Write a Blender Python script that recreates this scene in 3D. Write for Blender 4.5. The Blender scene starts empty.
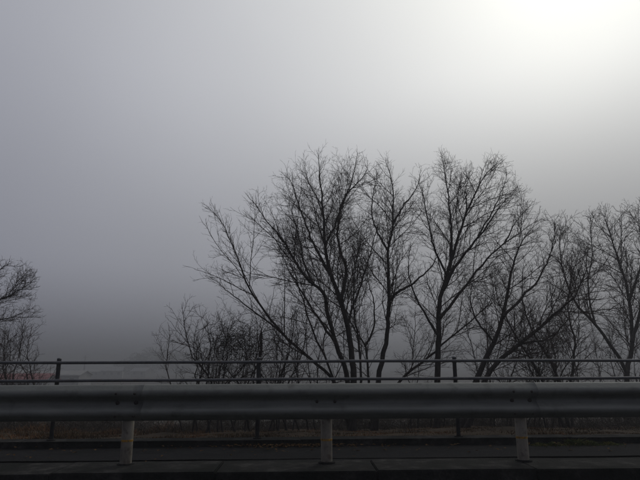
import bpy, bmesh, math, random
import numpy as np
from mathutils import Matrix, Vector

# ------------------------------------------------------------------ camera
random.seed(7)
rng = np.random.default_rng(11)
sc = bpy.context.scene
col = sc.collection
W0, H0, FPX = 640.0, 480.0, 540.0
CAM = Vector((0, 0, 0.957))
PITCH, YAW, ROLL = math.radians(13.0), math.radians(1.7), math.radians(-0.25)
ROT = (Matrix.Rotation(-YAW, 4, 'Z') @ Matrix.Rotation(math.pi / 2 + PITCH, 4, 'X')
       @ Matrix.Rotation(ROLL, 4, 'Z'))
cam_d = bpy.data.cameras.new('camera')
cam_d.sensor_fit = 'HORIZONTAL'
cam_d.sensor_width = 36.0
cam_d.lens = 36.0 * FPX / W0
cam_d.clip_start = 0.05
cam_d.clip_end = 5000
cam = bpy.data.objects.new('camera', cam_d)
cam.matrix_world = Matrix.Translation(CAM) @ ROT
col.objects.link(cam)
sc.camera = cam


def ray(px, py):
    return (ROT.to_3x3() @ Vector(((px - W0 / 2) / FPX, -(py - H0 / 2) / FPX, -1.0)))


def P(px, py, Y):
    """measured point of the photograph, placed at a real distance Y beyond the camera"""
    d = ray(px, py)
    t = (Y - CAM.y) / d.y
    return CAM + d * t


# ------------------------------------------------------------------ sky, sun, exposure
SUN = ray(584, -92).normalized()
sun_el = math.asin(SUN.z)
sun_az = math.atan2(SUN.x, SUN.y)          # from +Y towards +X
world = bpy.data.worlds.new('World')
sc.world = world
world.use_nodes = True
wn, wl = world.node_tree.nodes, world.node_tree.links
wn.clear()
wout = wn.new('ShaderNodeOutputWorld')
bg = wn.new('ShaderNodeBackground')
bg.inputs['Strength'].default_value = 0.1
wl.new(bg.outputs[0], wout.inputs['Surface'])


def wmath(op, a, b=None, c=None):
    n = wn.new('ShaderNodeMath')
    n.operation = op
    for i, v in enumerate((a, b, c)):
        if v is None:
            continue
        if isinstance(v, (int, float)):
            n.inputs[i].default_value = v
        else:
            wl.new(v, n.inputs[i])
    return n.outputs[0]


sky = wn.new('ShaderNodeTexSky')
sky.sky_type = 'NISHITA'
sky.sun_disc = False
sky.sun_elevation = sun_el
sky.sun_rotation = sun_az
sky.dust_density = 6.0
sky.air_density = 1.0
sky.ozone_density = 1.0
hs = wn.new('ShaderNodeHueSaturation')
hs.inputs['Saturation'].default_value = 0.25
wl.new(sky.outputs[0], hs.inputs['Color'])

tc = wn.new('ShaderNodeTexCoord')
dotn = wn.new('ShaderNodeVectorMath')
dotn.operation = 'DOT_PRODUCT'
nrm = wn.new('ShaderNodeVectorMath')
nrm.operation = 'NORMALIZE'
wl.new(tc.outputs['Generated'], nrm.inputs[0])
wl.new(nrm.outputs[0], dotn.inputs[0])
dotn.inputs[1].default_value = SUN
cosang = wmath('MINIMUM', wmath('MAXIMUM', dotn.outputs['Value'], -1.0), 1.0)
half = wmath('MULTIPLY_ADD', cosang, 0.5, 0.5)
theta = wmath('ARCCOSINE', cosang)
glow = wmath('EXPONENT', wmath('MULTIPLY', theta, -1 / 0.28))    # aureole of the sun hidden in the fog
sep = wn.new('ShaderNodeSeparateXYZ')
wl.new(nrm.outputs[0], sep.inputs[0])


def wsmooth(v, lo, hi):
    n = wn.new('ShaderNodeMapRange')
    n.interpolation_type = 'SMOOTHSTEP'
    n.inputs['From Min'].default_value = lo
    n.inputs['From Max'].default_value = hi
    wl.new(v, n.inputs['Value'])
    return n.outputs['Result']


lift = wmath('MULTIPLY_ADD', wsmooth(sep.outputs['Z'], -0.08, 0.19), 0.71, 0.29)   # thick fog low down, thinner above
bank = wn.new('ShaderNodeTexNoise')                                                 # faint uneven banks in the fog
bank.inputs['Scale'].default_value = 2.2
bank.inputs['Detail'].default_value = 4
wl.new(nrm.outputs[0], bank.inputs['Vector'])
lift = wmath('MULTIPLY', lift, wmath('MULTIPLY_ADD', bank.outputs['Fac'], 0.16, 0.92))
SKY_FLOOR, SKY_A, SKY_B = 0.15, 10.6, 1.5


def tint(v, rgb):
    c = wn.new('ShaderNodeCombineXYZ')
    for i in range(3):
        wl.new(wmath('MULTIPLY', v, rgb[i]), c.inputs[i])
    return c.outputs[0]


def vadd(a, b):
    n = wn.new('ShaderNodeVectorMath')
    n.operation = 'ADD'
    wl.new(a, n.inputs[0])
    wl.new(b, n.inputs[1])
    return n.outputs[0]


under = wmath('MULTIPLY_ADD', wsmooth(sep.outputs['Z'], 0.1, 0.5), -2.0, 2.0)    # below the sun the fog is deeper and evens out
sq = wmath('EXPONENT', wmath('MULTIPLY', theta, -2 / 0.80))
fac = wn.new('ShaderNodeCombineXYZ')      # sunlight spread through the fog bank, bluer away from the sun
for i, (amp, width) in enumerate(((1.0, 0.81), (1.0, 0.83), (0.925, 1.02))):
    e = wmath('EXPONENT', wmath('MULTIPLY', theta, -1 / width))
    e = wmath('MULTIPLY', e, wmath('SUBTRACT', 1.0, wmath('MULTIPLY', under, sq)))
    wl.new(wmath('MULTIPLY', lift, wmath('MULTIPLY_ADD', e, amp * SKY_A, SKY_FLOOR)), fac.inputs[i])
fa = fac.outputs[0]
fb = tint(wmath('MULTIPLY', wsmooth(sep.outputs['Z'], 0.1, 0.5), wmath('MULTIPLY', glow, SKY_B)), (1.03, 1.04, 0.95))
veil = wn.new('ShaderNodeVectorMath')
veil.operation = 'SCALE'
wl.new(hs.outputs[0], veil.inputs[0])
veil.inputs['Scale'].default_value = 0.02       # what is left of the clear sky above the fog
wl.new(vadd(vadd(fa, fb), veil.outputs[0]), bg.inputs['Color'])

sun_d = bpy.data.lights.new('sun', 'SUN')
sun_d.energy = 0.5
sun_d.angle = math.radians(25)
sun_d.color = (1.0, 0.97, 0.92)
sun = bpy.data.objects.new('sun', sun_d)
sun.rotation_euler = SUN.to_track_quat('Z', 'Y').to_euler()
sun.location = (20, 30, 40)
col.objects.link(sun)

sc.view_settings.view_transform = 'Standard'
sc.view_settings.look = 'None'
sc.view_settings.exposure = 0.0
sc.view_settings.gamma = 1.0
sc.view_settings.use_curve_mapping = False
sc.render.engine = 'CYCLES'
sc.cycles.use_denoising = True
sc.cycles.max_bounces = 8
sc.cycles.volume_bounces = 2
sc.cycles.use_adaptive_sampling = False


# ------------------------------------------------------------------ materials
def mat(name, rough=0.8, spec=0.3, metal=0.0):
    m = bpy.data.materials.new(name)
    m.use_nodes = True
    b = m.node_tree.nodes['Principled BSDF']
    b.inputs['Roughness'].default_value = rough
    b.inputs['Specular IOR Level'].default_value = spec
    b.inputs['Metallic'].default_value = metal
    return m, m.node_tree.nodes, m.node_tree.links, b


def noise_mat(name, stops, scale, detail=6, rough=0.85, spec=0.25, metal=0.0, bump=0.0, bscale=None,
              stretch=(1, 1, 1), second=None, rrange=None):
    """procedural material: noise -> colour ramp, optional second noise multiplied in, bump, roughness range"""
    m, n, l, b = mat(name, rough, spec, metal)
    t = n.new('ShaderNodeTexCoord')
    geo = n.new('ShaderNodeNewGeometry')
    mp = n.new('ShaderNodeMapping')
    mp.inputs['Scale'].default_value = stretch
    l.new(geo.outputs['Position'], mp.inputs['Vector'])
    nz = n.new('ShaderNodeTexNoise')
    nz.inputs['Scale'].default_value = scale
    nz.inputs['Detail'].default_value = detail
    nz.inputs['Roughness'].default_value = 0.62
    l.new(mp.outputs[0], nz.inputs['Vector'])
    rp = n.new('ShaderNodeValToRGB')
    e = rp.color_ramp.elements
    e[0].position, e[0].color = stops[0][0], (*stops[0][1], 1)
    e[1].position, e[1].color = stops[-1][0], (*stops[-1][1], 1)
    for p, c in stops[1:-1]:
        x = e.new(p)
        x.color = (*c, 1)
    l.new(nz.outputs['Fac'], rp.inputs['Fac'])
    out = rp.outputs['Color']
    if second:
        s2, lo, hi, colr = second
        n2 = n.new('ShaderNodeTexNoise')
        n2.inputs['Scale'].default_value = s2
        n2.inputs['Detail'].default_value = 5
        l.new(geo.outputs['Position'], n2.inputs['Vector'])
        mr = n.new('ShaderNodeMapRange')
        mr.inputs['From Min'].default_value = lo
        mr.inputs['From Max'].default_value = hi
        l.new(n2.outputs['Fac'], mr.inputs['Value'])
        mx = n.new('ShaderNodeMixRGB')
        l.new(mr.outputs['Result'], mx.inputs['Fac'])
        l.new(out, mx.inputs['Color1'])
        mx.inputs['Color2'].default_value = (*colr, 1)
        out = mx.outputs[0]
    l.new(out, b.inputs['Base Color'])
    if rrange:
        mr = n.new('ShaderNodeMapRange')
        mr.inputs['From Min'].default_value = 0.3
        mr.inputs['From Max'].default_value = 0.7
        mr.inputs['To Min'].default_value = rrange[0]
        mr.inputs['To Max'].default_value = rrange[1]
        l.new(nz.outputs['Fac'], mr.inputs['Value'])
        l.new(mr.outputs['Result'], b.inputs['Roughness'])
    if bump:
        n3 = n.new('ShaderNodeTexNoise')
        n3.inputs['Scale'].default_value = bscale or scale * 4
        n3.inputs['Detail'].default_value = 8
        l.new(geo.outputs['Position'], n3.inputs['Vector'])
        bp = n.new('ShaderNodeBump')
        bp.inputs['Strength'].default_value = bump
        bp.inputs['Distance'].default_value = 0.02
        l.new(n3.outputs['Fac'], bp.inputs['Height'])
        l.new(bp.outputs[0], b.inputs['Normal'])
    return m


M = {}
M['beam'] = noise_mat('weathered_galvanised_steel', [(0.3, (0.125, 0.13, 0.116)), (0.5, (0.175, 0.182, 0.163)), (0.72, (0.225, 0.231, 0.206))],
                      5, rough=0.5, spec=0.4, metal=0.25, bump=0.12, bscale=40, stretch=(0.35, 1, 1.6),
                      second=(7.0, 0.56, 0.8, (0.105, 0.105, 0.092)), rrange=(0.52, 0.75))
M['bolt'] = noise_mat('rusted_bolt', [(0.35, (0.03, 0.026, 0.024)), (0.7, (0.08, 0.066, 0.058))], 60, rough=0.6, metal=0.4)
M['post'] = noise_mat('dirty_cream_post_paint', [(0.3, (0.14, 0.125, 0.10)), (0.55, (0.245, 0.222, 0.178)), (0.75, (0.30, 0.274, 0.225))],
                      9, rough=0.65, bump=0.1, bscale=50, stretch=(1, 1, 0.4), second=(14, 0.55, 0.72, (0.09, 0.07, 0.052)))
M['band'] = noise_mat('amber_reflective_tape', [(0.38, (0.14, 0.10, 0.04)), (0.55, (0.38, 0.20, 0.02)), (0.7, (0.48, 0.27, 0.025))], 45, rough=0.4, spec=0.5)
M['pipe'] = noise_mat('dull_painted_pipe', [(0.3, (0.07, 0.072, 0.075)), (0.7, (0.13, 0.132, 0.135))], 7, rough=0.55, spec=0.4, metal=0.2,
                      bump=0.08, bscale=60, second=(5, 0.6, 0.75, (0.10, 0.07, 0.05)))
M['concrete'] = noise_mat('damp_concrete', [(0.3, (0.017, 0.017, 0.016)), (0.5, (0.027, 0.0265, 0.025)), (0.72, (0.065, 0.062, 0.057))],
                          6, rough=0.9, spec=0.04, bump=0.5, bscale=45, second=(1.8, 0.42, 0.62, (0.015, 0.016, 0.014)))
M['asphalt'] = noise_mat('worn_asphalt', [(0.3, (0.013, 0.013, 0.0135)), (0.7, (0.026, 0.0255, 0.025))], 35, detail=10, rough=0.85, spec=0.04, bump=0.6, bscale=160,
                         second=(1.3, 0.45, 0.7, (0.016, 0.016, 0.0155)))
M['walk'] = noise_mat('damp_footway_asphalt', [(0.3, (0.012, 0.012, 0.0125)), (0.7, (0.03, 0.0295, 0.028))], 22, detail=10, rough=0.85, spec=0.04, bump=0.6, bscale=120,
                      stretch=(0.5, 1.6, 1), second=(1.7, 0.45, 0.7, (0.015, 0.0155, 0.0145)))
M['bark'] = noise_mat('dark_damp_bark', [(0.3, (0.022, 0.019, 0.017)), (0.7, (0.058, 0.05, 0.044))], 18, rough=0.92, spec=0.15, bump=0.6, bscale=70,
                      stretch=(1, 1, 0.3))
M['twig'] = noise_mat('brown_grey_twigs', [(0.3, (0.042, 0.031, 0.027)), (0.7, (0.075, 0.056, 0.049))], 9, rough=0.9, spec=0.15)
M['vine'] = noise_mat('dead_vine', [(0.3, (0.028, 0.024, 0.02)), (0.7, (0.06, 0.048, 0.038))], 12, rough=0.95, spec=0.1)
M['soil'] = noise_mat('dead_grass_and_soil', [(0.3, (0.022, 0.017, 0.011)), (0.5, (0.045, 0.032, 0.02)), (0.72, (0.07, 0.052, 0.032))],
                      1.2, detail=9, rough=0.95, spec=0.1, bump=0.5, bscale=9, second=(0.03, 0.48, 0.56, (0.055, 0.052, 0.04)))
M['dry'] = noise_mat('dry_brown_grass', [(0.36, (0.030, 0.024, 0.014)), (0.5, (0.07, 0.045, 0.023)), (0.66, (0.19, 0.095, 0.042))], 0.9, rough=0.95, spec=0.1)
M['weed'] = noise_mat('yellowing_weed', [(0.3, (0.035, 0.055, 0.014)), (0.55, (0.085, 0.095, 0.022)), (0.75, (0.16, 0.12, 0.035))], 6, rough=0.9, spec=0.15)
M['leaf'] = noise_mat('fallen_leaf', [(0.3, (0.04, 0.022, 0.010)), (0.55, (0.09, 0.05, 0.018)), (0.75, (0.17, 0.11, 0.035))], 14, rough=0.9, spec=0.1)
M['wood'] = noise_mat('evergreen_mass', [(0.3, (0.03, 0.04, 0.025)), (0.7, (0.06, 0.07, 0.04))], 0.8, rough=0.95, spec=0.1)
M['red'] = noise_mat('red_sheet_roof', [(0.3, (0.14, 0.03, 0.03)), (0.7, (0.22, 0.045, 0.042))], 0.9, rough=0.7)
M['wall'] = noise_mat('pale_render', [(0.3, (0.20, 0.195, 0.185)), (0.7, (0.30, 0.295, 0.28))], 0.7, rough=0.9)
M['roof'] = noise_mat('grey_roof_tiles', [(0.3, (0.16, 0.16, 0.17)), (0.7, (0.24, 0.24, 0.25))], 1.5, rough=0.8)
M['glass'] = noise_mat('dark_window_glass', [(0.3, (0.03, 0.035, 0.04)), (0.7, (0.05, 0.055, 0.06))], 1.0, rough=0.15, spec=0.6)
M['timber'] = noise_mat('grey_pole', [(0.3, (0.13, 0.13, 0.125)), (0.7, (0.2, 0.2, 0.19))], 4, rough=0.85)


# ------------------------------------------------------------------ helpers
def link(o, parent=None):
    col.objects.link(o)
    if parent is not None:
        o.parent = parent
    return o


def tag(o, label=None, cat=None, group=None, kind=None):
    if label:
        o['label'] = label
    if cat:
        o['category'] = cat
    if group:
        o['group'] = group
    if kind:
        o['kind'] = kind
    return o


def empty(name, loc=(0, 0, 0)):
    o = bpy.data.objects.new(name, None)
    o.empty_display_size = 0.2
    o.location = loc
    col.objects.link(o)
    return o


def mesh_obj(name, verts, faces, material, parent=None, smooth=False):
    me = bpy.data.meshes.new(name)
    me.from_pydata([tuple(v) for v in verts], [], [tuple(f) for f in faces])
    me.validate()
    me.materials.append(material)
    if smooth:
        me.polygons.foreach_set('use_smooth', [True] * len(me.polygons))
    o = bpy.data.objects.new(name, me)
    if parent is not None:                      # geometry is given in world space
        me.transform(Matrix.Translation(-Vector(world_loc(parent))))
    return link(o, parent)


def world_loc(o):
    v = Vector(o.location)
    while o.parent is not None:
        o = o.parent
        v = v + Vector(o.location)
    return v


def bm_obj(name, bm, material, parent=None, smooth=False):
    me = bpy.data.meshes.new(name)
    bm.to_mesh(me)
    bm.free()
    me.materials.append(material)
    if smooth:
        me.polygons.foreach_set('use_smooth', [True] * len(me.polygons))
    o = bpy.data.objects.new(name, me)
    if parent is not None:
        me.transform(Matrix.Translation(-world_loc(parent)))
    return link(o, parent)


def share(name, src, parent, loc):
    """another piece with the same mesh"""
    o = bpy.data.objects.new(name, src.data)
    o.location = loc
    return link(o, parent)


def box_bm(x0, x1, y0, y1, z0, z1, bevel=0.0, bm=None):
    bm = bm or bmesh.new()
    r = bmesh.ops.create_cube(bm, size=1.0)
    for v in r['verts']:
        v.co = Vector((x0 + (v.co.x + .5) * (x1 - x0), y0 + (v.co.y + .5) * (y1 - y0), z0 + (v.co.z + .5) * (z1 - z0)))
    if bevel:
        ed = list({e for v in r['verts'] for e in v.link_edges})
        bmesh.ops.bevel(bm, geom=ed, offset=bevel, segments=2, affect='EDGES')
    return bm


def lathe_bm(prof, seg=24, bm=None, center=(0, 0)):
    """prof: list of (radius, z)"""
    bm = bm or bmesh.new()
    rings = []
    for r, z in prof:
        rings.append([bm.verts.new((center[0] + r * math.cos(2 * math.pi * k / seg), center[1] + r * math.sin(2 * math.pi * k / seg), z)) for k in range(seg)])
    for a, b in zip(rings, rings[1:]):
        for k in range(seg):
            bm.faces.new((a[k], a[(k + 1) % seg], b[(k + 1) % seg], b[k]))
    bm.faces.new(rings[0][::-1])
    bm.faces.new(rings[-1])
    return bm


# ------------------------------------------------------------------ ground
def terrain_z(x, y):
    x, y = np.broadcast_arrays(np.asarray(x, float), np.asarray(y, float))
    z = np.full(x.shape, -0.32)
    z = np.where((y > 8.45), -0.15 - 0.03 * np.sin(x * 1.3), z)
    e = 9.3 + 0.25 * np.sin(x * 0.6) + 0.12 * np.sin(x * 1.7 + 1)
    brow = 0.10 * np.clip(y - e, 0, 8.0)
    s = np.clip((y - e - 7.5) / 11.0, 0, 1)
    drop = brow + 4.0 * (s * s * (3 - 2 * s) * 0.4 + s * 0.6)
    z = np.where(y > e, z - drop, z)
    und = 0.25 * np.sin(x * 0.031 + y * 0.017) + 0.2 * np.sin(x * 0.07 - y * 0.05 + 2)
    z = z + und * np.clip((y - 22) / 20, 0, 1)
    z = z + 3.2 * np.clip((y - 300) / 700, 0, 1) ** 1.3
    return z


xs = np.concatenate([-np.geomspace(900, 26, 22), np.linspace(-24, 24, 97), np.geomspace(26, 900, 22)])
ys = np.concatenate([[-380, -200, -80, -20, 0, 4.5, 8.40, 8.46], np.linspace(8.7, 24, 70), np.geomspace(25, 1250, 60)])
gx, gy = np.meshgrid(xs, ys)
gz = terrain_z(gx, gy) + rng.normal(0, 0.02, gx.shape) * (gy > 8.6)
nx, ny = len(xs), len(ys)
verts = np.stack([gx, gy, gz], -1).reshape(-1, 3)
faces = [(j * nx + i, j * nx + i + 1, (j + 1) * nx + i + 1, (j + 1) * nx + i) for j in range(ny - 1) for i in range(nx - 1)]
ground = mesh_obj('ground', verts, faces, M['soil'], smooth=True)
tag(ground, kind='structure')

road = bm_obj('road', box_bm(-300, 300, -3.2, 5.335, -0.30, -0.25), M['asphalt'])
tag(road, kind='structure')
mesh_obj('edge_line', [(-300, 4.75, -0.246), (300, 4.75, -0.246), (300, 4.90, -0.246), (-300, 4.90, -0.246)], [(0, 1, 2, 3)],
         noise_mat('worn_white_line', [(0.35, (0.35, 0.35, 0.34)), (0.6, (0.7, 0.7, 0.68))], 8, rough=0.7), road)

# footway sheet, gently uneven
fx = np.linspace(-40, 40, 321)
fy = np.linspace(5.94, 8.30, 12)
ax, ay = np.meshgrid(fx, fy)
az = -0.192 + 0.006 * np.sin(ax * 0.9 + ay) + rng.normal(0, 0.0015, ax.shape)
fv = np.stack([ax, ay, az], -1).reshape(-1, 3)
n = len(fx)
ff = [(j * n + i, j * n + i + 1, (j + 1) * n + i + 1, (j + 1) * n + i) for j in range(len(fy) - 1) for i in range(n - 1)]
footway = mesh_obj('footway', fv, ff, M['walk'], smooth=True)
tag(footway, kind='structure')
# narrow repaired trench in the footway surface
def strip(name, y0, y1, z, m):
    v, f = [], []
    N = 160
    for i in range(N + 1):
        x = -20 + 40 * i / N
        v += [(x, y0 + 0.012 * math.sin(x * 3.1) + random.uniform(-.006, .006), z), (x, y1 + 0.012 * math.sin(x * 2.3 + 1) + random.uniform(-.006, .006), z)]
    f = [(2 * i, 2 * i + 2, 2 * i + 3, 2 * i + 1) for i in range(N)]
    return mesh_obj(name, v, f, m, footway)


strip('resurfaced_strip', 7.15, 7.62, -0.179, M['asphalt'])

# kerb along the road: bedding with separate stones
kerb = bm_obj('kerb', box_bm(-40, 40, 5.36, 5.915, -0.30, -0.03), M['concrete'])
tag(kerb, kind='structure')
JX = P(538, 474, 5.335).x
KL = 1.5
for k in range(-15, 16):
    x0 = JX + k * KL
    h = random.uniform(-0.006, 0.005)
    dy = random.uniform(-0.006, 0.006)
    bm = box_bm(x0 + 0.003, x0 + KL - 0.003, 5.335 + dy, 5.935, -0.27, 0.0 + h, bevel=0.009)
    bm_obj('kerb_stone', bm, M['concrete'], kerb)

# raised concrete edge that carries the pipe railing
edge = bm_obj('concrete_edge', box_bm(-40, 40, 8.30, 8.60, -0.32, -0.115), M['concrete'])
tag(edge, kind='structure')
EX = P(300, 436, 8.3).x
for k in range(-8, 9):
    x0 = EX + k * 4.0
    bm_obj('coping_slab', box_bm(x0 + 0.007, x0 + 3.993, 8.288, 8.612, -0.113 + random.uniform(-.002, .002), -0.10 + random.uniform(-.004, .004), bevel=0.004),
           M['concrete'], edge)


# ------------------------------------------------------------------ guard rail (steel W-beam on round posts)
GY = 5.78
GX = P(326.5, 438, GY).x
grail = empty('guard_rail', (GX, GY, 0))
tag(grail, 'grey corrugated steel crash barrier on round posts along the road kerb', 'crash barrier')
PROF = [(.175, .0), (.172, -.010), (.160, -.022), (.128, -.062), (.116, -.072), (.100, -.078), (.082, -.078), (.066, -.070),
        (.056, -.058), (.026, -.018), (.014, -.009), (.0, -.006)]
PROF = PROF + [(-z, y) for z, y in PROF[-2::-1]]


def prof_y(z):
    zz = [p[0] for p in PROF][::-1]
    yy = [p[1] for p in PROF][::-1]
    return float(np.interp(z, zz, yy))


BEAM_Z = 0.594
FRONT = GY - 0.068


def beam(x0, x1, push):
    N = 40
    v, f = [], []
    m = len(PROF)
    for side in (0, 1):
        for i in range(N + 1):
            x = x0 + (x1 - x0) * i / N
            for z, y in PROF:
                t = 0.0034 * side
                sag = 0.0012 * math.sin(x * 2.1) + 0.0010 * math.sin(x * 5.3 + z * 9)
                lap = 0.0042 * (1 - i / N)               # each panel tucks behind its neighbour at one end
                v.append((x, FRONT + y + t + push + lap + sag, BEAM_Z + z * (1 - 0.008 * side) + 0.0015 * math.sin(x * 1.1 + 0.6)))
    off = (N + 1) * m
    for i in range(N):
        for j in range(m - 1):
            a, b, c, d = i * m + j, (i + 1) * m + j, (i + 1) * m + j + 1, i * m + j + 1
            f.append((a, d, c, b))
            f.append((off + a, off + b, off + c, off + d))
        for j in (0, m - 1):
            a, b = i * m + j, (i + 1) * m + j
            f.append((a, b, off + b, off + a))
    for i in (0, N):
        for j in range(m - 1):
            a, d = i * m + j, i * m + j + 1
            f.append((a, off + a, off + d, d))
    return mesh_obj('beam_panel', v, f, M['beam'], grail, smooth=True)


JOINT = P(142.5, 402, FRONT - 0.03).x        # right-hand end of the overlapping panel
for k in range(-2, 4):
    x1 = JOINT + 4.0 * k
    beam(x1 - 4.32, x1, 0.0)
bolt_proto = {}


def bolt(x, z, r):
    key = r
    if key not in bolt_proto:
        bm = bmesh.new()
        ret = bmesh.ops.create_uvsphere(bm, u_segments=12, v_segments=6, radius=r)
        for vv in bm.verts:
            vv.co.y = max(vv.co.y, -r) * 0.45
        o = bm_obj('bolt', bm, M['bolt'], None, smooth=True)
        bolt_proto[key] = o
        o.parent = grail
    else:
        o = share('bolt', bolt_proto[key], grail, (0, 0, 0))
    o.location = Vector((x, FRONT + prof_y(z - BEAM_Z) - 0.003, z)) - Vector((GX, GY, 0))


post_proto = None
for k in range(-4, 6):
    x = GX + 2.0 * k
    pm = lathe_bm([(.0565, -0.02), (.0572, 0.0), (.0572, 0.745), (.054, 0.752), (.03, 0.757)], 28, center=(x, GY))
    p = bm_obj('post', pm, M['post'], grail, smooth=False)
    for pl in p.data.polygons:
        pl.use_smooth = abs(pl.normal.z) < 0.5
    zb = 0.228 + random.uniform(-.008, .008)
    bm_obj('reflective_band', lathe_bm([(.0574, zb - 0.011), (.0584, zb - 0.010), (.0584, zb + 0.010), (.0574, zb + 0.011)], 28, center=(x, GY)), M['band'], p, smooth=False)
    bm_obj('mortar_collar', lathe_bm([(.085, -0.004), (.082, 0.007), (.0585, 0.010), (.0585, 0.012)], 20, center=(x, GY)), M['asphalt'], p)
    bm_obj('bracket', box_bm(x - 0.035, x + 0.035, FRONT + 0.003, GY - 0.050, BEAM_Z - 0.06, BEAM_Z + 0.06, 0.004), M['bolt'], grail)
    lap = (k % 2) != 0
    for dx in (-0.098, 0.085):
        bolt(x + dx, 0.592, 0.022 if lap else 0.016)
        if lap:
            bolt(x + dx, 0.682, 0.013)
            bolt(x + dx, 0.468, 0.013)

# ------------------------------------------------------------------ pipe railing behind the footway
RY = 8.45
RX = P(258.5, 372, RY).x
railing = empty('pipe_railing', (RX, RY, -0.10))
tag(railing, 'dark horizontal pipe railing on the concrete edge beyond the footway', 'railing')
for k in range(-5, 7):
    x = RX + 3.0 * k
    pm = lathe_bm([(.030, -0.11), (.030, 1.045), (.033, 1.047), (.033, 1.062), (.022, 1.072)], 18, center=(x, RY))
    p = bm_obj('post', pm, M['pipe'], railing)
    for pl in p.data.polygons:
        pl.use_smooth = abs(pl.normal.z) < 0.5
    bm_obj('base_flange', lathe_bm([(.062, -0.098), (.062, -0.088), (.034, -0.084), (.033, -0.07)], 18, center=(x, RY)), M['concrete'], p)
    for z in (1.004, .742, .48, .218):
        bm_obj('clamp', lathe_bm([(.0305, z - .027), (.037, z - .025), (.037, z + .025), (.0305, z + .027)], 16, center=(x, RY)), M['pipe'], p)
for i, z in enumerate((1.004, .742, .48, .218)):
    v, f = [], []
    S = 14
    N = 60
    for a in range(N + 1):
        x = RX - 15 + 33.0 * a / N
        zz = z + 0.004 * math.sin(x * 0.8 + i) + 0.002 * math.sin(x * 2.2 + i * 2)
        for b in range(S):
            t = 2 * math.pi * b / S
            v.append((x, RY - 0.046 + 0.0225 * math.cos(t), zz + 0.0225 * math.sin(t)))
    f = [(a * S + b, a * S + (b + 1) % S, (a + 1) * S + (b + 1) % S, (a + 1) * S + b) for a in range(N) for b in range(S)]
    mesh_obj('rail', v, f, M['pipe'], railing, smooth=True)


# ------------------------------------------------------------------ bare trees
def unit(v):
    return v / np.maximum(np.linalg.norm(v, axis=-1, keepdims=True), 1e-9)


def tubes(groups):
    """groups: list of (poly (B,n,3), rad (B,n), k) -> verts, quads arrays"""
    V, F, off = [], [], 0
    for poly, rad, k in groups:
        B, n, _ = poly.shape
        if B == 0:
            continue
        tan = np.empty_like(poly)
        tan[:, 1:-1] = poly[:, 2:] - poly[:, :-2]
        tan[:, 0] = poly[:, 1] - poly[:, 0]
        tan[:, -1] = poly[:, -1] - poly[:, -2]
        tan = unit(tan)
        main = unit(poly[:, -1] - poly[:, 0])
        ref = np.where(np.abs(main[:, 2:3]) < 0.8, np.array([[0, 0, 1.0]]), np.array([[0.6, 0.8, 0]]))
        u = unit(np.cross(tan, ref[:, None, :]))
        w = np.cross(tan, u)
        ang = 2 * np.pi * np.arange(k) / k
        ring = poly[:, :, None, :] + rad[:, :, None, None] * (u[:, :, None, :] * np.cos(ang)[None, None, :, None] + w[:, :, None, :] * np.sin(ang)[None, None, :, None])
        V.append(ring.reshape(-1, 3))
        base = (np.arange(B * n).reshape(B, n) * k)
        j = np.arange(k)
        a = base[:, :-1, None] + j
        b = base[:, :-1, None] + (j + 1) % k
        c = base[:, 1:, None] + (j + 1) % k
        d = base[:, 1:, None] + j
        F.append(np.stack([a, b, c, d], -1).reshape(-1, 4) + off)
        off += B * n * k
    return np.concatenate(V), np.concatenate(F)


def fast_mesh(name, V, F, material, parent=None, smooth=True):
    me = bpy.data.meshes.new(name)
    if parent is not None:
        V = V - np.array(world_loc(parent))[None]
    me.vertices.add(len(V))
    me.vertices.foreach_set('co', V.astype(np.float32).ravel())
    k = F.shape[1]
    me.loops.add(len(F) * k)
    me.loops.foreach_set('vertex_index', F.astype(np.int32).ravel())
    me.polygons.add(len(F))
    me.polygons.foreach_set('loop_start', np.arange(0, len(F) * k, k, dtype=np.int32))
    me.polygons.foreach_set('loop_total', np.full(len(F), k, dtype=np.int32))
    me.polygons.foreach_set('use_smooth', np.full(len(F), smooth))
    me.update(calc_edges=True)
    me.materials.append(material)
    o = bpy.data.objects.new(name, me)
    return link(o, parent)


def grow(base, tan, rad0, length, nseg, angle, wig, up, rend, az=None):
    """vectorised branches leaving parents with tangent tan"""
    B = len(base)
    ref = np.where(np.abs(tan[:, 2:3]) < 0.85, np.array([[0, 0, 1.0]]), np.array([[1.0, 0, 0]]))
    u = unit(np.cross(tan, ref))
    w = np.cross(tan, u)
    if az is None:
        az = rng.uniform(0, 2 * np.pi, B)
    d = unit(tan * np.cos(angle)[:, None] + (u * np.cos(az)[:, None] + w * np.sin(az)[:, None]) * np.sin(angle)[:, None])
    # branches that would hang straight down turn outwards instead
    d[:, 2] = np.where(d[:, 2] < -0.15, d[:, 2] * 0.3, d[:, 2])
    d = unit(d)
    poly = np.empty((B, nseg + 1, 3))
    poly[:, 0] = base
    step = (length / nseg)[:, None]
    kink = rng.normal(0, wig, (B, nseg, 3))
    for s in range(nseg):
        d = unit(d + kink[:, s] + np.array([0, 0, up])[None])
        poly[:, s + 1] = poly[:, s] + d * step
    t = np.linspace(0, 1, nseg + 1)[None]
    rad = rad0[:, None] * (1 - t) ** 0.8 + rend * t
    return poly, np.maximum(rad, rend)


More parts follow.
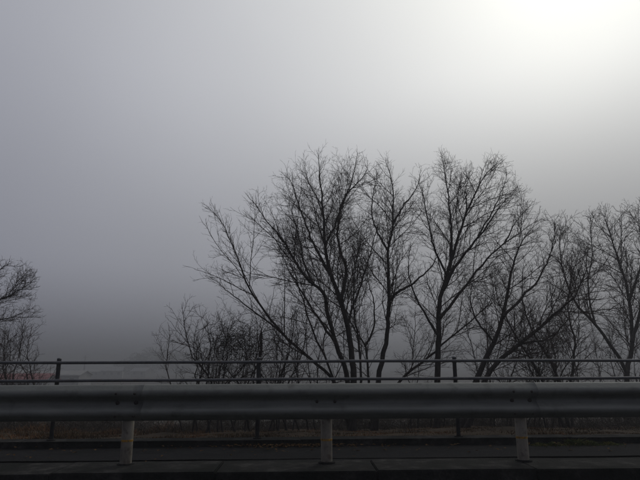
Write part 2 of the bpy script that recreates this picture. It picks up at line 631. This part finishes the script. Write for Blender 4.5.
def spawn(poly, rad, L, spacing, t0, ratio, angle, nseg, wig, up, rend, fall=0.6, lmin=0.05, lmax=9, rk=0.6, tpow=1.0):
    """children along every parent"""
    B, n, _ = poly.shape
    cnt = np.maximum(1, np.round((1 - t0) * L / spacing * rng.uniform(0.75, 1.25, B)).astype(int))
    idx = np.repeat(np.arange(B), cnt)
    start = np.repeat(np.cumsum(cnt) - cnt, cnt)
    j = np.arange(len(idx)) - start
    t = t0 + (1 - t0) * ((j + rng.uniform(0.1, 0.9, len(idx))) / cnt[idx])
    t = np.clip(t, 0, 0.985)
    s = t * (n - 1)
    i0 = np.minimum(s.astype(int), n - 2)
    fr = (s - i0)[:, None]
    pos = poly[idx, i0] * (1 - fr) + poly[idx, i0 + 1] * fr
    tan = unit(poly[idx, i0 + 1] - poly[idx, i0])
    pr = rad[idx, i0] * (1 - fr[:, 0]) + rad[idx, i0 + 1] * fr[:, 0]
    ln = np.clip(L[idx] * ratio * (1 - fall * t ** tpow) * rng.uniform(0.45, 1.25, len(idx)), lmin, lmax)
    az = j * 2.4 + rng.uniform(-0.5, 0.5, len(idx)) + (idx * 1.7)
    ang = np.radians(rng.normal(angle, 9, len(idx)))
    r0 = np.minimum(pr * rk, rend + 0.0070 * ln)
    p, r = grow(pos, tan, r0, ln, nseg, ang, wig, up, rend, az)
    return p, r, ln


def catmull(pts, n):
    pts = np.array(pts, float)
    q = np.vstack([2 * pts[0] - pts[1], pts, 2 * pts[-1] - pts[-2]])
    seg = np.linalg.norm(np.diff(pts, axis=0), axis=1)
    cum = np.concatenate([[0], np.cumsum(seg)])
    out = []
    for s in np.linspace(0, cum[-1], n):
        i = min(np.searchsorted(cum, s, 'right') - 1, len(seg) - 1)
        t = (s - cum[i]) / seg[i]
        p0, p1, p2, p3 = q[i], q[i + 1], q[i + 2], q[i + 3]
        out.append(0.5 * (2 * p1 + (p2 - p0) * t + (2 * p0 - 5 * p1 + 4 * p2 - p3) * t * t + (3 * p1 - p0 - 3 * p2 + p3) * t ** 3))
    return np.array(out), cum[-1]


def stem_from(pts, Y, r0, r1=0.0035, bow=0.0, ph=0.0, n=None, root=None, k=1.0):
    """pts: measured (px, py[, dY]) from the base up; bow: how far the stem leans towards/away over its length"""
    w = []
    for i, p in enumerate(pts):
        t = i / (len(pts) - 1)
        dy = p[2] if len(p) > 2 else bow * t + 0.18 * math.sin(3 * t + ph)
        w.append(tuple(P(p[0], p[1], Y + dy)))
    if root is not None:
        w = [root] + w
    poly, L = catmull(w, n or max(10, int(3 + 2.2 * len(w) + 6)))
    poly[1:-1] += rng.normal(0, 0.010, poly[1:-1].shape)
    t = np.linspace(0, 1, len(poly))
    rad = r1 + (1.1 * r0 - r1) * (1 - t) ** 0.9
    rad[0] *= 1.25
    return poly, rad, L, k, root is not None


OUT = np.array([(-300, 215), (-60, 225), (-20, 245), (10, 260), (30, 268), (40, 284), (46, 312), (54, 345), (140, 345), (155, 318), (170, 290), (184, 270), (194, 245), (202, 208), (216, 200), (228, 212), (240, 212), (250, 190),
                (262, 194), (272, 178), (285, 164), (300, 152), (320, 146), (345, 147), (362, 155), (370, 170), (378, 170), (385, 155), (395, 160),
                (412, 173), (424, 173), (432, 166), (440, 151), (455, 158), (485, 156), (500, 159), (512, 171), (525, 186), (540, 210), (552, 222),
                (562, 213), (575, 215), (590, 205), (615, 198), (640, 194), (680, 190), (760, 230), (1400, 330)], float)
CI = np.array(ROT.to_3x3().transposed())


def prune(poly, rad, ln):
    """keep branches whose ends stay inside the crown height measured for this row of trees"""
    q = (poly[:, -1] - np.array(CAM)) @ CI.T
    px = W0 / 2 - FPX * q[:, 0] / q[:, 2]
    py = H0 / 2 + FPX * q[:, 1] / q[:, 2]
    ok = py > np.interp(px, OUT[:, 0], OUT[:, 1]) + rng.normal(-6, 5, len(px))
    if not ok.any():
        ok[0] = True
    return poly[ok], rad[ok], ln[ok]


def tree(name, label, stems, cat='tree', group=None, dens=1.0, limb=0.40, twig=0.0018, limb_max=2.2, ang=38, t0=0.26, up=0.03,
         mats=('bark', 'twig'), sides=8, fine=True):
    base = np.mean([s[0][0] for s in stems], axis=0)
    root = empty(name, tuple(base))
    tag(root, label, cat, group)
    crown = []
    for poly, rad, L, k, main in stems:
        dens_ = dens * k
        ts = t0 + 0.07 if (main and fine) else t0
        V, F = tubes([(poly[None], rad[None], sides)])
        fast_mesh('trunk', V, F, M[mats[0]], root)
        one, L1 = (poly[None], rad[None]), np.array([L])
        pl, rd, ln = prune(*spawn(*one, L1, 0.18 / dens_, ts, limb, ang, 10, 0.085, up, twig * 1.3, fall=0.55, lmin=0.30, lmax=limb_max, rk=0.58))
        crown.append((pl, rd, 5))
        p2, r2, l2 = prune(*spawn(pl, rd, ln, 0.125 / dens_, 0.12, 0.55, 40, 6, 0.10, 0.028, twig, fall=0.5, lmin=0.18, lmax=1.2, rk=0.75))
        crown.append((p2, r2, 4))
        p3, r3, l3 = prune(*spawn(p2, r2, l2, 0.088 / dens_, 0.12, 0.55, 40, 5, 0.12, 0.03, twig * 0.85, fall=0.4, lmin=0.12, lmax=0.6, rk=0.85))
        crown.append((p3, r3, 3))
        # twigs crowding the last stretch of every stem
        p5, r5, l5 = spawn(*one, L1, 0.05, 0.70, 0.13, 34, 5, 0.11, 0.03, twig, fall=0.6, lmin=0.16, lmax=0.55, rk=0.8)
        crown.append((p5, r5, 3))
        p6, r6, l6 = spawn(p5, r5, l5, 0.085, 0.15, 0.5, 38, 3, 0.12, 0.03, twig * 0.8, fall=0.4, lmin=0.07, lmax=0.28, rk=0.9)
        crown.append((p6, r6, 3))
        if fine:
            p4, r4, l4 = spawn(p3, r3, l3, 0.10 / dens_, 0.15, 0.5, 40, 2, 0.12, 0.03, twig * 0.75, fall=0.4, lmin=0.07, lmax=0.3, rk=0.9)
            crown.append((p4, r4, 3))
    V, F = tubes(crown)
    fast_mesh('crown', V, F, M[mats[1]], root)
    return root


def ground_root(px, py, Y):
    """root of a stem on the slope, below what the picture shows"""
    p = P(px, py, Y)
    return (p.x, Y, float(terrain_z(p.x, Y)) - 0.06)


# T1: the tall tree whose stems fan from one stool
r = ground_root(352, 440, 12.4)
T1 = [
    stem_from([(353, 425), (353, 372), (349, 335), (341, 300), (331, 276), (325, 246), (323, 212), (320, 175), (318, 150)], 12.4, .078, bow=0.5, root=r),
    stem_from([(350, 425), (346, 372), (338, 350), (330, 322), (324, 294), (313, 284), (299, 268), (284, 242), (266, 220), (252, 200)], 12.3, .062, bow=-0.9, ph=1, root=r),
    stem_from([(349, 424), (337, 385), (313, 361), (284, 335), (262, 308), (246, 280), (233, 246), (216, 214), (209, 208)], 12.5, .042, bow=-0.4, ph=2, root=r, k=.62),
    stem_from([(341, 300), (346, 270), (338, 240), (340, 212), (352, 180), (358, 152)], 12.6, .040, bow=0.9),
    stem_from([(331, 276), (314, 245), (301, 212), (291, 182), (281, 172)], 12.5, .034, bow=0.2),
    stem_from([(325, 246), (336, 222), (346, 196), (364, 176), (368, 160)], 12.7, .026, bow=-0.6),
    stem_from([(337, 346), (321, 322), (305, 298), (291, 274), (279, 250)], 12.2, .030, bow=-0.8, k=.7),
    stem_from([(313, 284), (304, 262), (300, 240), (292, 214), (296, 196)], 12.3, .026, bow=0.7),
    stem_from([(292, 342), (268, 322), (244, 304), (224, 288), (209, 276)], 12.4, .022, bow=-0.6, k=.7),
    stem_from([(347, 326), (357, 296), (367, 266), (374, 238), (383, 212)], 12.5, .028, bow=1.1, k=.75),
    stem_from([(348, 424), (331, 372), (315, 335), (303, 302), (294, 270), (280, 246)], 12.7, .034, bow=0.6, root=r, k=.8),
    stem_from([(355, 424), (361, 378), (358, 338), (353, 300), (357, 262), (362, 222)], 12.8, .034, bow=0.8, root=r, k=.8),
]
tree('bare_tree', 'tallest bare tree, its stems fanning widely from one stool behind the railing', T1, limb_max=1.9, limb=.44, dens=1.15)

# T2: slim tree beside it, with a forked partner and a long leaning stem
r = ground_root(374, 445, 13.0)
T2 = [
    stem_from([(376, 430), (379, 376), (385, 346), (389, 306), (388, 264), (388, 250), (393, 224), (392, 186), (385, 158)], 13.0, .068, bow=0.3, root=r),
    stem_from([(373, 425), (368, 376), (365, 346), (356, 332), (347, 312), (352, 290)], 13.1, .040, bow=0.7, ph=2, root=r),
    stem_from([(365, 346), (373, 330), (374, 305), (369, 286), (366, 268)], 13.4, .026, bow=0.4),
    stem_from([(366, 435), (376, 414), (404, 377), (434, 352), (462, 328), (486, 306), (499, 282)], 13.4, .045, bow=0.9, ph=1, root=r),
    stem_from([(389, 300), (398, 292), (413, 283), (432, 266), (440, 250)], 13.0, .034, bow=-0.7),
    stem_from([(388, 250), (379, 235), (372, 214), (374, 190), (378, 172)], 13.1, .026, bow=0.6),
    stem_from([(393, 224), (404, 205), (416, 190), (421, 170)], 13.2, .024, bow=-0.5),
]
tree('bare_tree', 'slim bare tree with a low V fork and one long stem leaning over', T2, limb_max=1.65, dens=1.2)

# T3: straight trunk beside the railing post
r = ground_root(437, 450, 12.2)
T3 = [
    stem_from([(437, 430), (438, 372), (439, 325), (441, 297), (447, 276), (455, 248), (467, 211), (482, 180), (498, 161)], 12.2, .075, bow=0.5, root=r),
    stem_from([(449, 270), (452, 240), (450, 212), (446, 182), (441, 153)], 12.4, .036, bow=0.5, k=1.3),
    stem_from([(443, 290), (457, 264), (484, 230), (503, 203), (516, 192)], 12.3, .036, bow=-0.7),
    stem_from([(440, 318), (462, 290), (492, 254), (520, 232), (538, 220)], 12.3, .036, bow=0.6),
    stem_from([(447, 276), (436, 252), (428, 222), (423, 196), (418, 180)], 12.3, .026, bow=-0.4),
    stem_from([(467, 211), (466, 190), (470, 168)], 12.6, .018, bow=0.4),
    stem_from([(478, 236), (492, 212), (503, 188), (507, 172)], 12.2, .02, bow=-0.4),
    stem_from([(505, 243), (516, 222), (530, 206)], 12.4, .018, bow=0.5),
    stem_from([(438, 335), (424, 312), (414, 292), (408, 268), (411, 246)], 12.1, .028, bow=-0.5),
]
tree('bare_tree', 'bare tree with one straight dark trunk and an arching fan of limbs', T3, limb_max=1.65, dens=1.18)

# T4: clump leaning hard to one side
r = ground_root(448, 462, 11.4)
T4 = [
    stem_from([(456, 435), (479, 374), (494, 342), (503, 316), (509, 282), (519, 248), (532, 228)], 11.5, .075, bow=0.4, root=r),
    stem_from([(462, 438), (489, 374), (512, 350), (535, 331), (557, 312), (576, 294), (590, 262)], 11.3, .066, bow=-0.3, root=r),
    stem_from([(503, 316), (520, 300), (540, 276), (552, 248), (556, 222)], 11.7, .032, bow=0.6),
    stem_from([(519, 344), (548, 338), (566, 322), (574, 300)], 11.4, .026, bow=0.5),
    stem_from([(494, 342), (478, 322), (470, 300), (474, 276)], 11.5, .022, bow=-0.5),
]
tree('leaning_tree', 'low bare tree whose thick stems lean far out over the slope', T4, limb_max=1.4, t0=0.25, dens=1.2)

# T5: crooked stems leaning the other way
r = ground_root(576, 450, 12.9)
T5 = [
    stem_from([(571, 432), (556, 374), (539, 344), (529, 324), (522, 296), (524, 262)], 12.8, .042, bow=0.5, root=r),
    stem_from([(566, 430), (538, 372), (521, 344), (511, 326), (498, 300), (494, 276)], 12.9, .038, bow=-0.5, root=r),
    stem_from([(573, 434), (571, 380), (575, 346), (568, 310), (572, 276), (582, 244)], 13.2, .036, bow=0.6, root=r),
]
tree('leaning_tree', 'thin crooked bare tree tangled among the stems that lean far out', T5, limb_max=1.2)

# T6: more distant tree, paler in the fog
r = ground_root(627, 445, 19.5)
T6 = [
    stem_from([(628, 420), (627, 374), (632, 345), (629, 300), (622, 270), (612, 240), (604, 214)], 19.5, .105, bow=0.6, root=r),
    stem_from([(627, 372), (614, 350), (595, 324), (577, 305), (566, 280), (560, 250), (562, 226)], 19.4, .060, bow=-0.7),
    stem_from([(632, 342), (640, 312), (646, 270), (642, 230), (640, 205)], 19.6, .060, bow=0.6),
    stem_from([(629, 300), (640, 270), (652, 240), (664, 212)], 19.7, .05, bow=1.0),
    stem_from([(595, 324), (588, 290), (592, 256), (590, 226), (593, 212)], 19.3, .034, bow=0.4),
]
tree('bare_tree', 'fog-softened bare tree with a trunk that forks low into a wide V', T6, limb_max=2.1, twig=0.0034, dens=0.85)

# T7: tree at the frame's edge, only its limb ends reach into the picture
r = ground_root(-75, 430, 15.5)
T7 = [
    stem_from([(-74, 420), (-70, 372), (-60, 330), (-50, 290), (-46, 250), (-52, 210)], 15.5, .10, bow=0.3, root=r),
    stem_from([(-66, 350), (-40, 326), (-16, 308), (8, 296), (26, 286), (36, 277)], 15.4, .045, bow=-0.5),
    stem_from([(-52, 300), (-32, 288), (-12, 278), (2, 268), (9, 263)], 15.6, .040, bow=0.5),
    stem_from([(-60, 335), (-36, 330), (-10, 322), (10, 318), (30, 309)], 15.2, .032, bow=0.5),
]
tree('bare_tree', 'bare tree over red roof whose fine limb ends reach out sideways', T7, limb_max=1.3, twig=0.0026, dens=1.5)


def shrub(name, label, px0, px1, py, top, Y, nst, spread, cat='shrub', group=None, r0=.018, lean=0.0, dens=1.0, limb_max=0.8, limb=.42, ang=46, twig=.0020):
    st = []
    for i in range(nst):
        px = px0 + (px1 - px0) * (i + rng.uniform(.2, .8)) / nst
        yy = Y + rng.uniform(-.5, .5)
        root = ground_root(px, py, yy)
        q = P(px, 380, yy)
        tpx = px + rng.uniform(-spread, spread) + lean
        tpy = top + rng.uniform(0, 45)
        tip = P(tpx, tpy, yy + rng.uniform(-.5, .5))
        a = np.array(root)
        b = np.array(tip)
        side = rng.normal(0, .14, 3)
        pts = [tuple(a), tuple(a + (b - a) * .35 + side * [1, 1, 0]), tuple(a + (b - a) * .7 + rng.normal(0, .10, 3)), tuple(b)]
        poly, L = catmull(pts, 14)
        poly[1:-1] += rng.normal(0, .012, poly[1:-1].shape)
        t = np.linspace(0, 1, 14)
        st.append((poly, .004 + (r0 * rng.uniform(.7, 1.2)) * (1 - t) ** .9, L, 1.0, True))
    return tree(name, label, st, cat, group, dens=dens, limb=limb, limb_max=limb_max, ang=ang, t0=0.22, twig=twig, sides=6, fine=False)


shrub('bare_shrub', 'spreading bare thicket around the snapped-off dead stem, under the matted vine', 180, 290, 440, 300, 11.9, 16, 24, limb_max=.9, dens=1.2)
shrub('bare_shrub', 'upright young shoots crowding the foot of the tallest tree', 275, 336, 440, 300, 12.0, 8, 18, limb_max=.75, dens=.9)
shrub('bare_shrub', 'low bare brush under the tree by the red roof', -40, 32, 430, 302, 14.5, 13, 9, limb_max=.95, dens=1.1)
shrub('bare_shrub', 'pale fog-grey brush below the low V-forked tree', 560, 650, 430, 305, 20.5, 9, 40, limb_max=1.3, dens=.62, r0=.03, twig=.0034)
shrub('bare_shrub', 'thin brush between the straight trunk and the leaning tree', 405, 470, 440, 345, 12.8, 6, 20, limb_max=.6, dens=.9)
shrub('bare_shrub', 'dense twiggy brush under the crooked stems', 480, 572, 440, 296, 13.4, 13, 26, limb_max=.9, dens=1.1)

# broken dead stem
r = ground_root(258, 445, 11.6)
bs = stem_from([(258, 430), (259, 390), (260.5, 352), (261, 330)], 11.6, .034, r1=.026, root=r)
bs[1][-1] = .008
bt = empty('dead_stem', r)
tag(bt, 'snapped-off dead upright stem rising behind a railing post', 'dead tree')
V, F = tubes([(bs[0][None], bs[1][None], 8)])
fast_mesh('trunk', V, F, M['bark'], bt)
pb, rb, lb = spawn(bs[0][None], bs[1][None], np.array([bs[2]]), .35, .5, .16, 60, 5, .15, .02, .004, lmax=.5)
V, F = tubes([(pb, rb, 4)])
fast_mesh('side_twig', V, F, M['twig'], bt)

# dead vine tangled over the thicket
vine_pts = []
for i in range(230):
    cx, cy = rng.normal(234, 13), rng.normal(344, 7)
    a0 = rng.uniform(0, 6.28)
    Yv = 11.6 + rng.normal(0, .18)
    pts = []
    for s in range(9):
        a0 += rng.normal(0.2, .8)
        cx += 3.2 * math.cos(a0)
        cy += 2.9 * math.sin(a0) + (0.8 if s > 4 else 0)
        Yv += rng.normal(0, .06)
        pts.append(tuple(P(cx, cy, Yv)))
    vine_pts.append(pts)
vp = np.array(vine_pts)
vr = np.repeat(rng.uniform(.002, .006, (len(vp), 1)), 9, 1) * np.linspace(1, .5, 9)[None]
V, F = tubes([(vp, vr, 4)])
vo = empty('tangled_vine', tuple(vp.reshape(-1, 3).mean(0)))
tag(vo, 'matted dead vine hanging in a dark tangle on the thicket', 'vine')
fast_mesh('runners', V, F, M['vine'], vo)
hp = []
for i in range(26):
    b = P(rng.uniform(205, 258), rng.uniform(340, 352), 11.6 + rng.normal(0, .15))
    q = [tuple(b)]
    p = np.array(b)
    ln = rng.uniform(.25, .95)
    for s in range(6):
        p = p + np.array([rng.normal(0, .03), rng.normal(0, .03), -ln / 6])
        q.append(tuple(p))
    hp.append(q)
hp = np.array(hp)
V, F = tubes([(hp, np.repeat(rng.uniform(.003, .006, (len(hp), 1)), 7, 1), 3)])
fast_mesh('hanging_strands', V, F, M['vine'], vo)


# ------------------------------------------------------------------ ground cover
def blades(name, xy, h, wd, material, lean=.5, bend=.4, z=None):
    n = len(xy)
    zz = terrain_z(xy[:, 0], xy[:, 1]) if z is None else np.full(n, z)
    az = rng.uniform(0, 2 * np.pi, n)
    side = np.stack([np.cos(az), np.sin(az), np.zeros(n)], 1) * (wd / 2)[:, None]
    ln = rng.normal(0, lean, (n, 2)) * h[:, None]
    b = np.stack([xy[:, 0], xy[:, 1], zz - .02], 1)
    m = b + np.stack([ln[:, 0] * .4, ln[:, 1] * .4, h * .62], 1)
    t = b + np.stack([ln[:, 0], ln[:, 1], h * rng.uniform(.75, 1.0, n)], 1)
    V = np.stack([b - side, b + side, m + side * .7, m - side * .7, t + side * .1, t - side * .1], 1).reshape(-1, 3)
    o = np.arange(n)[:, None] * 6
    F = np.concatenate([o + np.array([[0, 1, 2, 3]]), o + np.array([[3, 2, 4, 5]])])
    return fast_mesh(name, V, F, material, smooth=False)


nb = 60000
bx = rng.uniform(-11, 13, nb)
by = 8.66 + rng.uniform(0, 1, nb) ** 1.5 * 7.5
patch = .55 + .45 * np.sin(bx * 1.9 + 1.2) * np.sin(bx * .83 + by * 2)
left = np.clip((-1.4 - bx) / 1.6, 0, 1)
clump = np.clip(.35 + 1.2 * np.sin(bx * 2.7 + 3 * np.sin(by * .9)) * np.sin(bx * 1.13 + 2), 0, 1)
bh = (.06 + .36 * patch * clump * rng.uniform(.3, 1, nb)) * (.4 + .75 * left) * (.6 + .05 * (by - 8.6))
g = blades('dry_grass', np.stack([bx, by], 1), np.clip(bh, .05, .6), rng.uniform(.006, .016, nb), M['dry'], lean=.55)
tag(g, 'dead brown grass along the top of the slope behind the railing', 'grass', kind='stuff')

# brambles and dead stalks filling the brow under the trees, too many to count
nu = 8500
ux = rng.uniform(-11, 14, nu)
uy = 12.4 + 5.2 * rng.uniform(0, 1, nu)
ub = np.stack([ux, uy, terrain_z(ux, uy) - .03], 1)
clump = np.clip(.5 + .8 * np.sin(ux * 1.3 + .9 * uy) * np.sin(ux * .61 - uy * .5 + 1), .12, 1)
ul = rng.uniform(.3, 1.15, nu) * (.35 + .65 * clump) * (.85 + .14 * (uy - 12.4))
upl, urd = grow(ub, np.tile([[0, 0, 1.0]], (nu, 1)), rng.uniform(.003, .008, nu), ul, 4, np.abs(rng.normal(0, .7, nu)), .38, -.08, .002)
p2, r2, l2 = spawn(upl, urd, ul, .22, .2, .42, 50, 2, .2, 0, .0018, lmin=.08)
V, F = tubes([(upl, urd, 3), (p2, r2, 3)])
ug = fast_mesh('undergrowth', V, F, M['vine'])
tag(ug, 'tangled dead stalks and brambles under the trees', 'undergrowth', kind='stuff')

# weeds rooted in the joint at the back of the footway
def weed_patch(px0, px1, label, nbl, hmax, Yc=8.22):
    a, b = P(px0, 440, Yc).x, P(px1, 440, Yc).x
    u = rng.uniform(0, 1, nbl)
    x = a + (b - a) * u
    y = Yc - np.abs(rng.normal(0, .07, nbl)) + .05
    env = np.sin(np.pi * u) ** .6 * (.55 + .45 * np.sin(u * 23) * np.sin(u * 9 + 1))
    h = np.clip(hmax * env * rng.uniform(.35, 1, nbl), .02, hmax)
    o = blades('weeds', np.stack([x, y], 1), h, rng.uniform(.006, .014, nbl), M['weed'], lean=.7, z=-0.185)
    tag(o, label, 'weeds', kind='stuff')
    return o


weed_patch(530, 622, 'mat of yellow-green weeds growing against the concrete edge', 2600, .14)
weed_patch(640, 800, 'thin weeds further along the concrete edge', 800, .08)

# fallen leaves on the footway
nl = 520
lx = np.concatenate([rng.normal(P(290, 440, 8.1).x, .55, 300), rng.uniform(-6, 7, 220)])
ly = np.concatenate([8.27 - np.abs(rng.normal(0, .10, 300)), 8.26 - np.abs(rng.normal(0, .5, 220))])
lv, lf = [], []
for x, y in zip(lx, ly):
    s = random.uniform(.018, .042)
    a = random.uniform(0, 6.28)
    c, d = math.cos(a), math.sin(a)
    z = -0.176 + random.uniform(0, .02)
    tl = random.uniform(-.5, .9)
    loc = [(-1, 0, 0), (-.2, -.55, .25), (1, 0, tl * .5), (-.2, .55, .25)]
    i0 = len(lv)
    for (p, q, h) in loc:
        lv.append((x + s * (p * c - q * d), y + s * (p * d + q * c), z + s * h))
    lf += [(i0, i0 + 1, i0 + 2), (i0, i0 + 2, i0 + 3)]
lo = mesh_obj('fallen_leaves', lv, lf, M['leaf'])
tag(lo, 'scattered dead leaves at the back of the footway', 'leaves', kind='stuff')

# ------------------------------------------------------------------ valley: buildings, pole, wood
def house(name, label, px, Y, w, d, hw, hr, wall_m, roof_m, rz=0.0, nwin=3):
    x = P(px, 376, Y).x
    z0 = float(terrain_z(x, Y)) - .05
    root = empty(name, (x, Y, z0))
    tag(root, label, 'building')

    def local(bm, nm, m, parent):
        me = bpy.data.meshes.new(nm)
        bm.to_mesh(me)
        bm.free()
        me.materials.append(m)
        return link(bpy.data.objects.new(nm, me), parent)
    local(box_bm(-w / 2, w / 2, -d / 2, d / 2, 0, hw), 'wall', wall_m, root)
    bm = bmesh.new()
    e = .45
    sec = [(-d / 2 - e, hw - .15), (0, hw + hr), (d / 2 + e, hw - .15), (d / 2 + e, hw - .32), (0, hw + hr - .2), (-d / 2 - e, hw - .32)]
    A = [bm.verts.new((-w / 2 - e, a, b)) for a, b in sec]
    B = [bm.verts.new((w / 2 + e, a, b)) for a, b in sec]
    for k in range(6):
        bm.faces.new((A[k], A[(k + 1) % 6], B[(k + 1) % 6], B[k]))
    for q in (A, B):
        bm.faces.new((q[0], q[1], q[4], q[5]))
        bm.faces.new((q[1], q[2], q[3], q[4]))
    local(bm, 'roof', roof_m, root)
    for sx in (-1, 1):
        gb = bmesh.new()
        tri = [[gb.verts.new((sx * (w / 2 - q), a, b)) for a, b in ((-d / 2, hw), (0, hw + hr - .1), (d / 2, hw))] for q in (0, .2)]
        gb.faces.new(tri[0])
        gb.faces.new(tri[1][::-1])
        for j in range(3):
            gb.faces.new((tri[0][j], tri[0][(j + 1) % 3], tri[1][(j + 1) % 3], tri[1][j]))
        local(gb, 'gable', wall_m, root)
    for k in range(nwin):
        cx = -w / 2 + w * (k + .5) / nwin
        win = local(box_bm(cx - .65, cx + .65, -d / 2 - .05, -d / 2 + .04, hw * .42, hw * .42 + 1.25), 'window', M['wall'], root)
        local(box_bm(cx - .55, cx + .55, -d / 2 - .07, -d / 2 - .052, hw * .42 + .1, hw * .42 + 1.15), 'pane', M['glass'], win)
    root.rotation_euler.z = rz
    return root


house('long_shed', 'long low shed with a red roof in the foggy valley', 2, 92, 15.5, 6, 3.75, .95, M['roof'], M['red'], .03, 6)
house('warehouse', 'very long pale warehouse, a faint band beyond the red roofed shed', 20, 150, 34, 9, 3.5, 1.0, M['wall'], M['wall'], .02, 10)
house('valley_house', 'pale house with grey roof, faint in the fog behind the railing', 112, 255, 9, 7, 3.4, 1.6, M['wall'], M['roof'], .25, 3)
house('valley_house', 'wide white shed with flat-looking roof, faint beside the pale house', 96, 290, 16, 8, 3.0, .9, M['wall'], M['wall'], -.1, 4)
house('valley_house', 'small pale house under the far wood, faint in fog', 142, 275, 8, 7, 3.0, 1.5, M['wall'], M['roof'], -.3, 2)

px_ = P(84, 372, 190)
pz = float(terrain_z(px_.x, 190))
pole = empty('utility_pole', (px_.x, 190, pz))
tag(pole, 'thin grey utility pole standing in the foggy valley', 'utility pole')
bm_obj('shaft', lathe_bm([(.17, pz - .2), (.14, pz + 4), (.10, pz + 9.2), (.06, pz + 9.25)], 12, center=(px_.x, 190)), M['timber'], pole)
bm_obj('cross_arm', box_bm(px_.x - .9, px_.x + .9, 189.82, 189.90, pz + 8.5, pz + 8.6), M['timber'], pole)

# far wood: leaf clumps spread through several crowns, one mass in the fog
wv = []
for (px, top, Y, rad) in ((126, 360, 318, 7), (139, 353, 312, 8), (152, 348, 316, 9), (166, 349, 322, 8.5), (181, 351, 314, 8), (197, 354, 324, 8.5), (214, 357, 318, 8), (236, 359, 322, 8), (258, 361, 316, 8)):
    c = P(px, top, Y)
    z0 = float(terrain_z(c.x, Y))
    hh = c.z - z0
    for i in range(1500):
        u = rng.normal(0, 1, 3)
        u = u / np.linalg.norm(u) * rng.uniform(.55, 1.0)
        p = np.array([c.x, Y, z0 + hh * .55]) + u * np.array([rad, rad, hh * .45]) * (1 + .15 * math.sin(7 * u[0]) * math.sin(6 * u[2]))
        wv.append(p)
wv = np.array(wv)
d1 = unit(rng.normal(0, 1, wv.shape))
d2 = unit(np.cross(d1, rng.normal(0, 1, wv.shape)))
sz = rng.uniform(.25, .6, (len(wv), 1))
V = np.stack([wv - d1 * sz, wv - d2 * sz * .6, wv + d1 * sz, wv + d2 * sz * .6], 1).reshape(-1, 3)
F = np.arange(len(V)).reshape(-1, 4)
wo = fast_mesh('far_wood', V, F, M['wood'], smooth=False)
tag(wo, 'dim evergreen wood fading into the fog across the valley', 'wood', kind='stuff')

# ------------------------------------------------------------------ fog
hm = bpy.data.materials.new('fog')
hm.use_nodes = True
hn, hl = hm.node_tree.nodes, hm.node_tree.links
hn.clear()
ho = hn.new('ShaderNodeOutputMaterial')
pv = hn.new('ShaderNodeVolumePrincipled')
pv.inputs['Color'].default_value = (0.385, 0.395, 0.412, 1)
pv.inputs['Density'].default_value = 0.0054
pv.inputs['Anisotropy'].default_value = 0.35
hl.new(pv.outputs[0], ho.inputs['Volume'])
haze = bm_obj('haze', box_bm(-920, 920, -400, 1280, -8.5, 9.5), hm)
tag(haze, 'grey fog filling the valley and hanging round the trees', 'fog', kind='stuff')
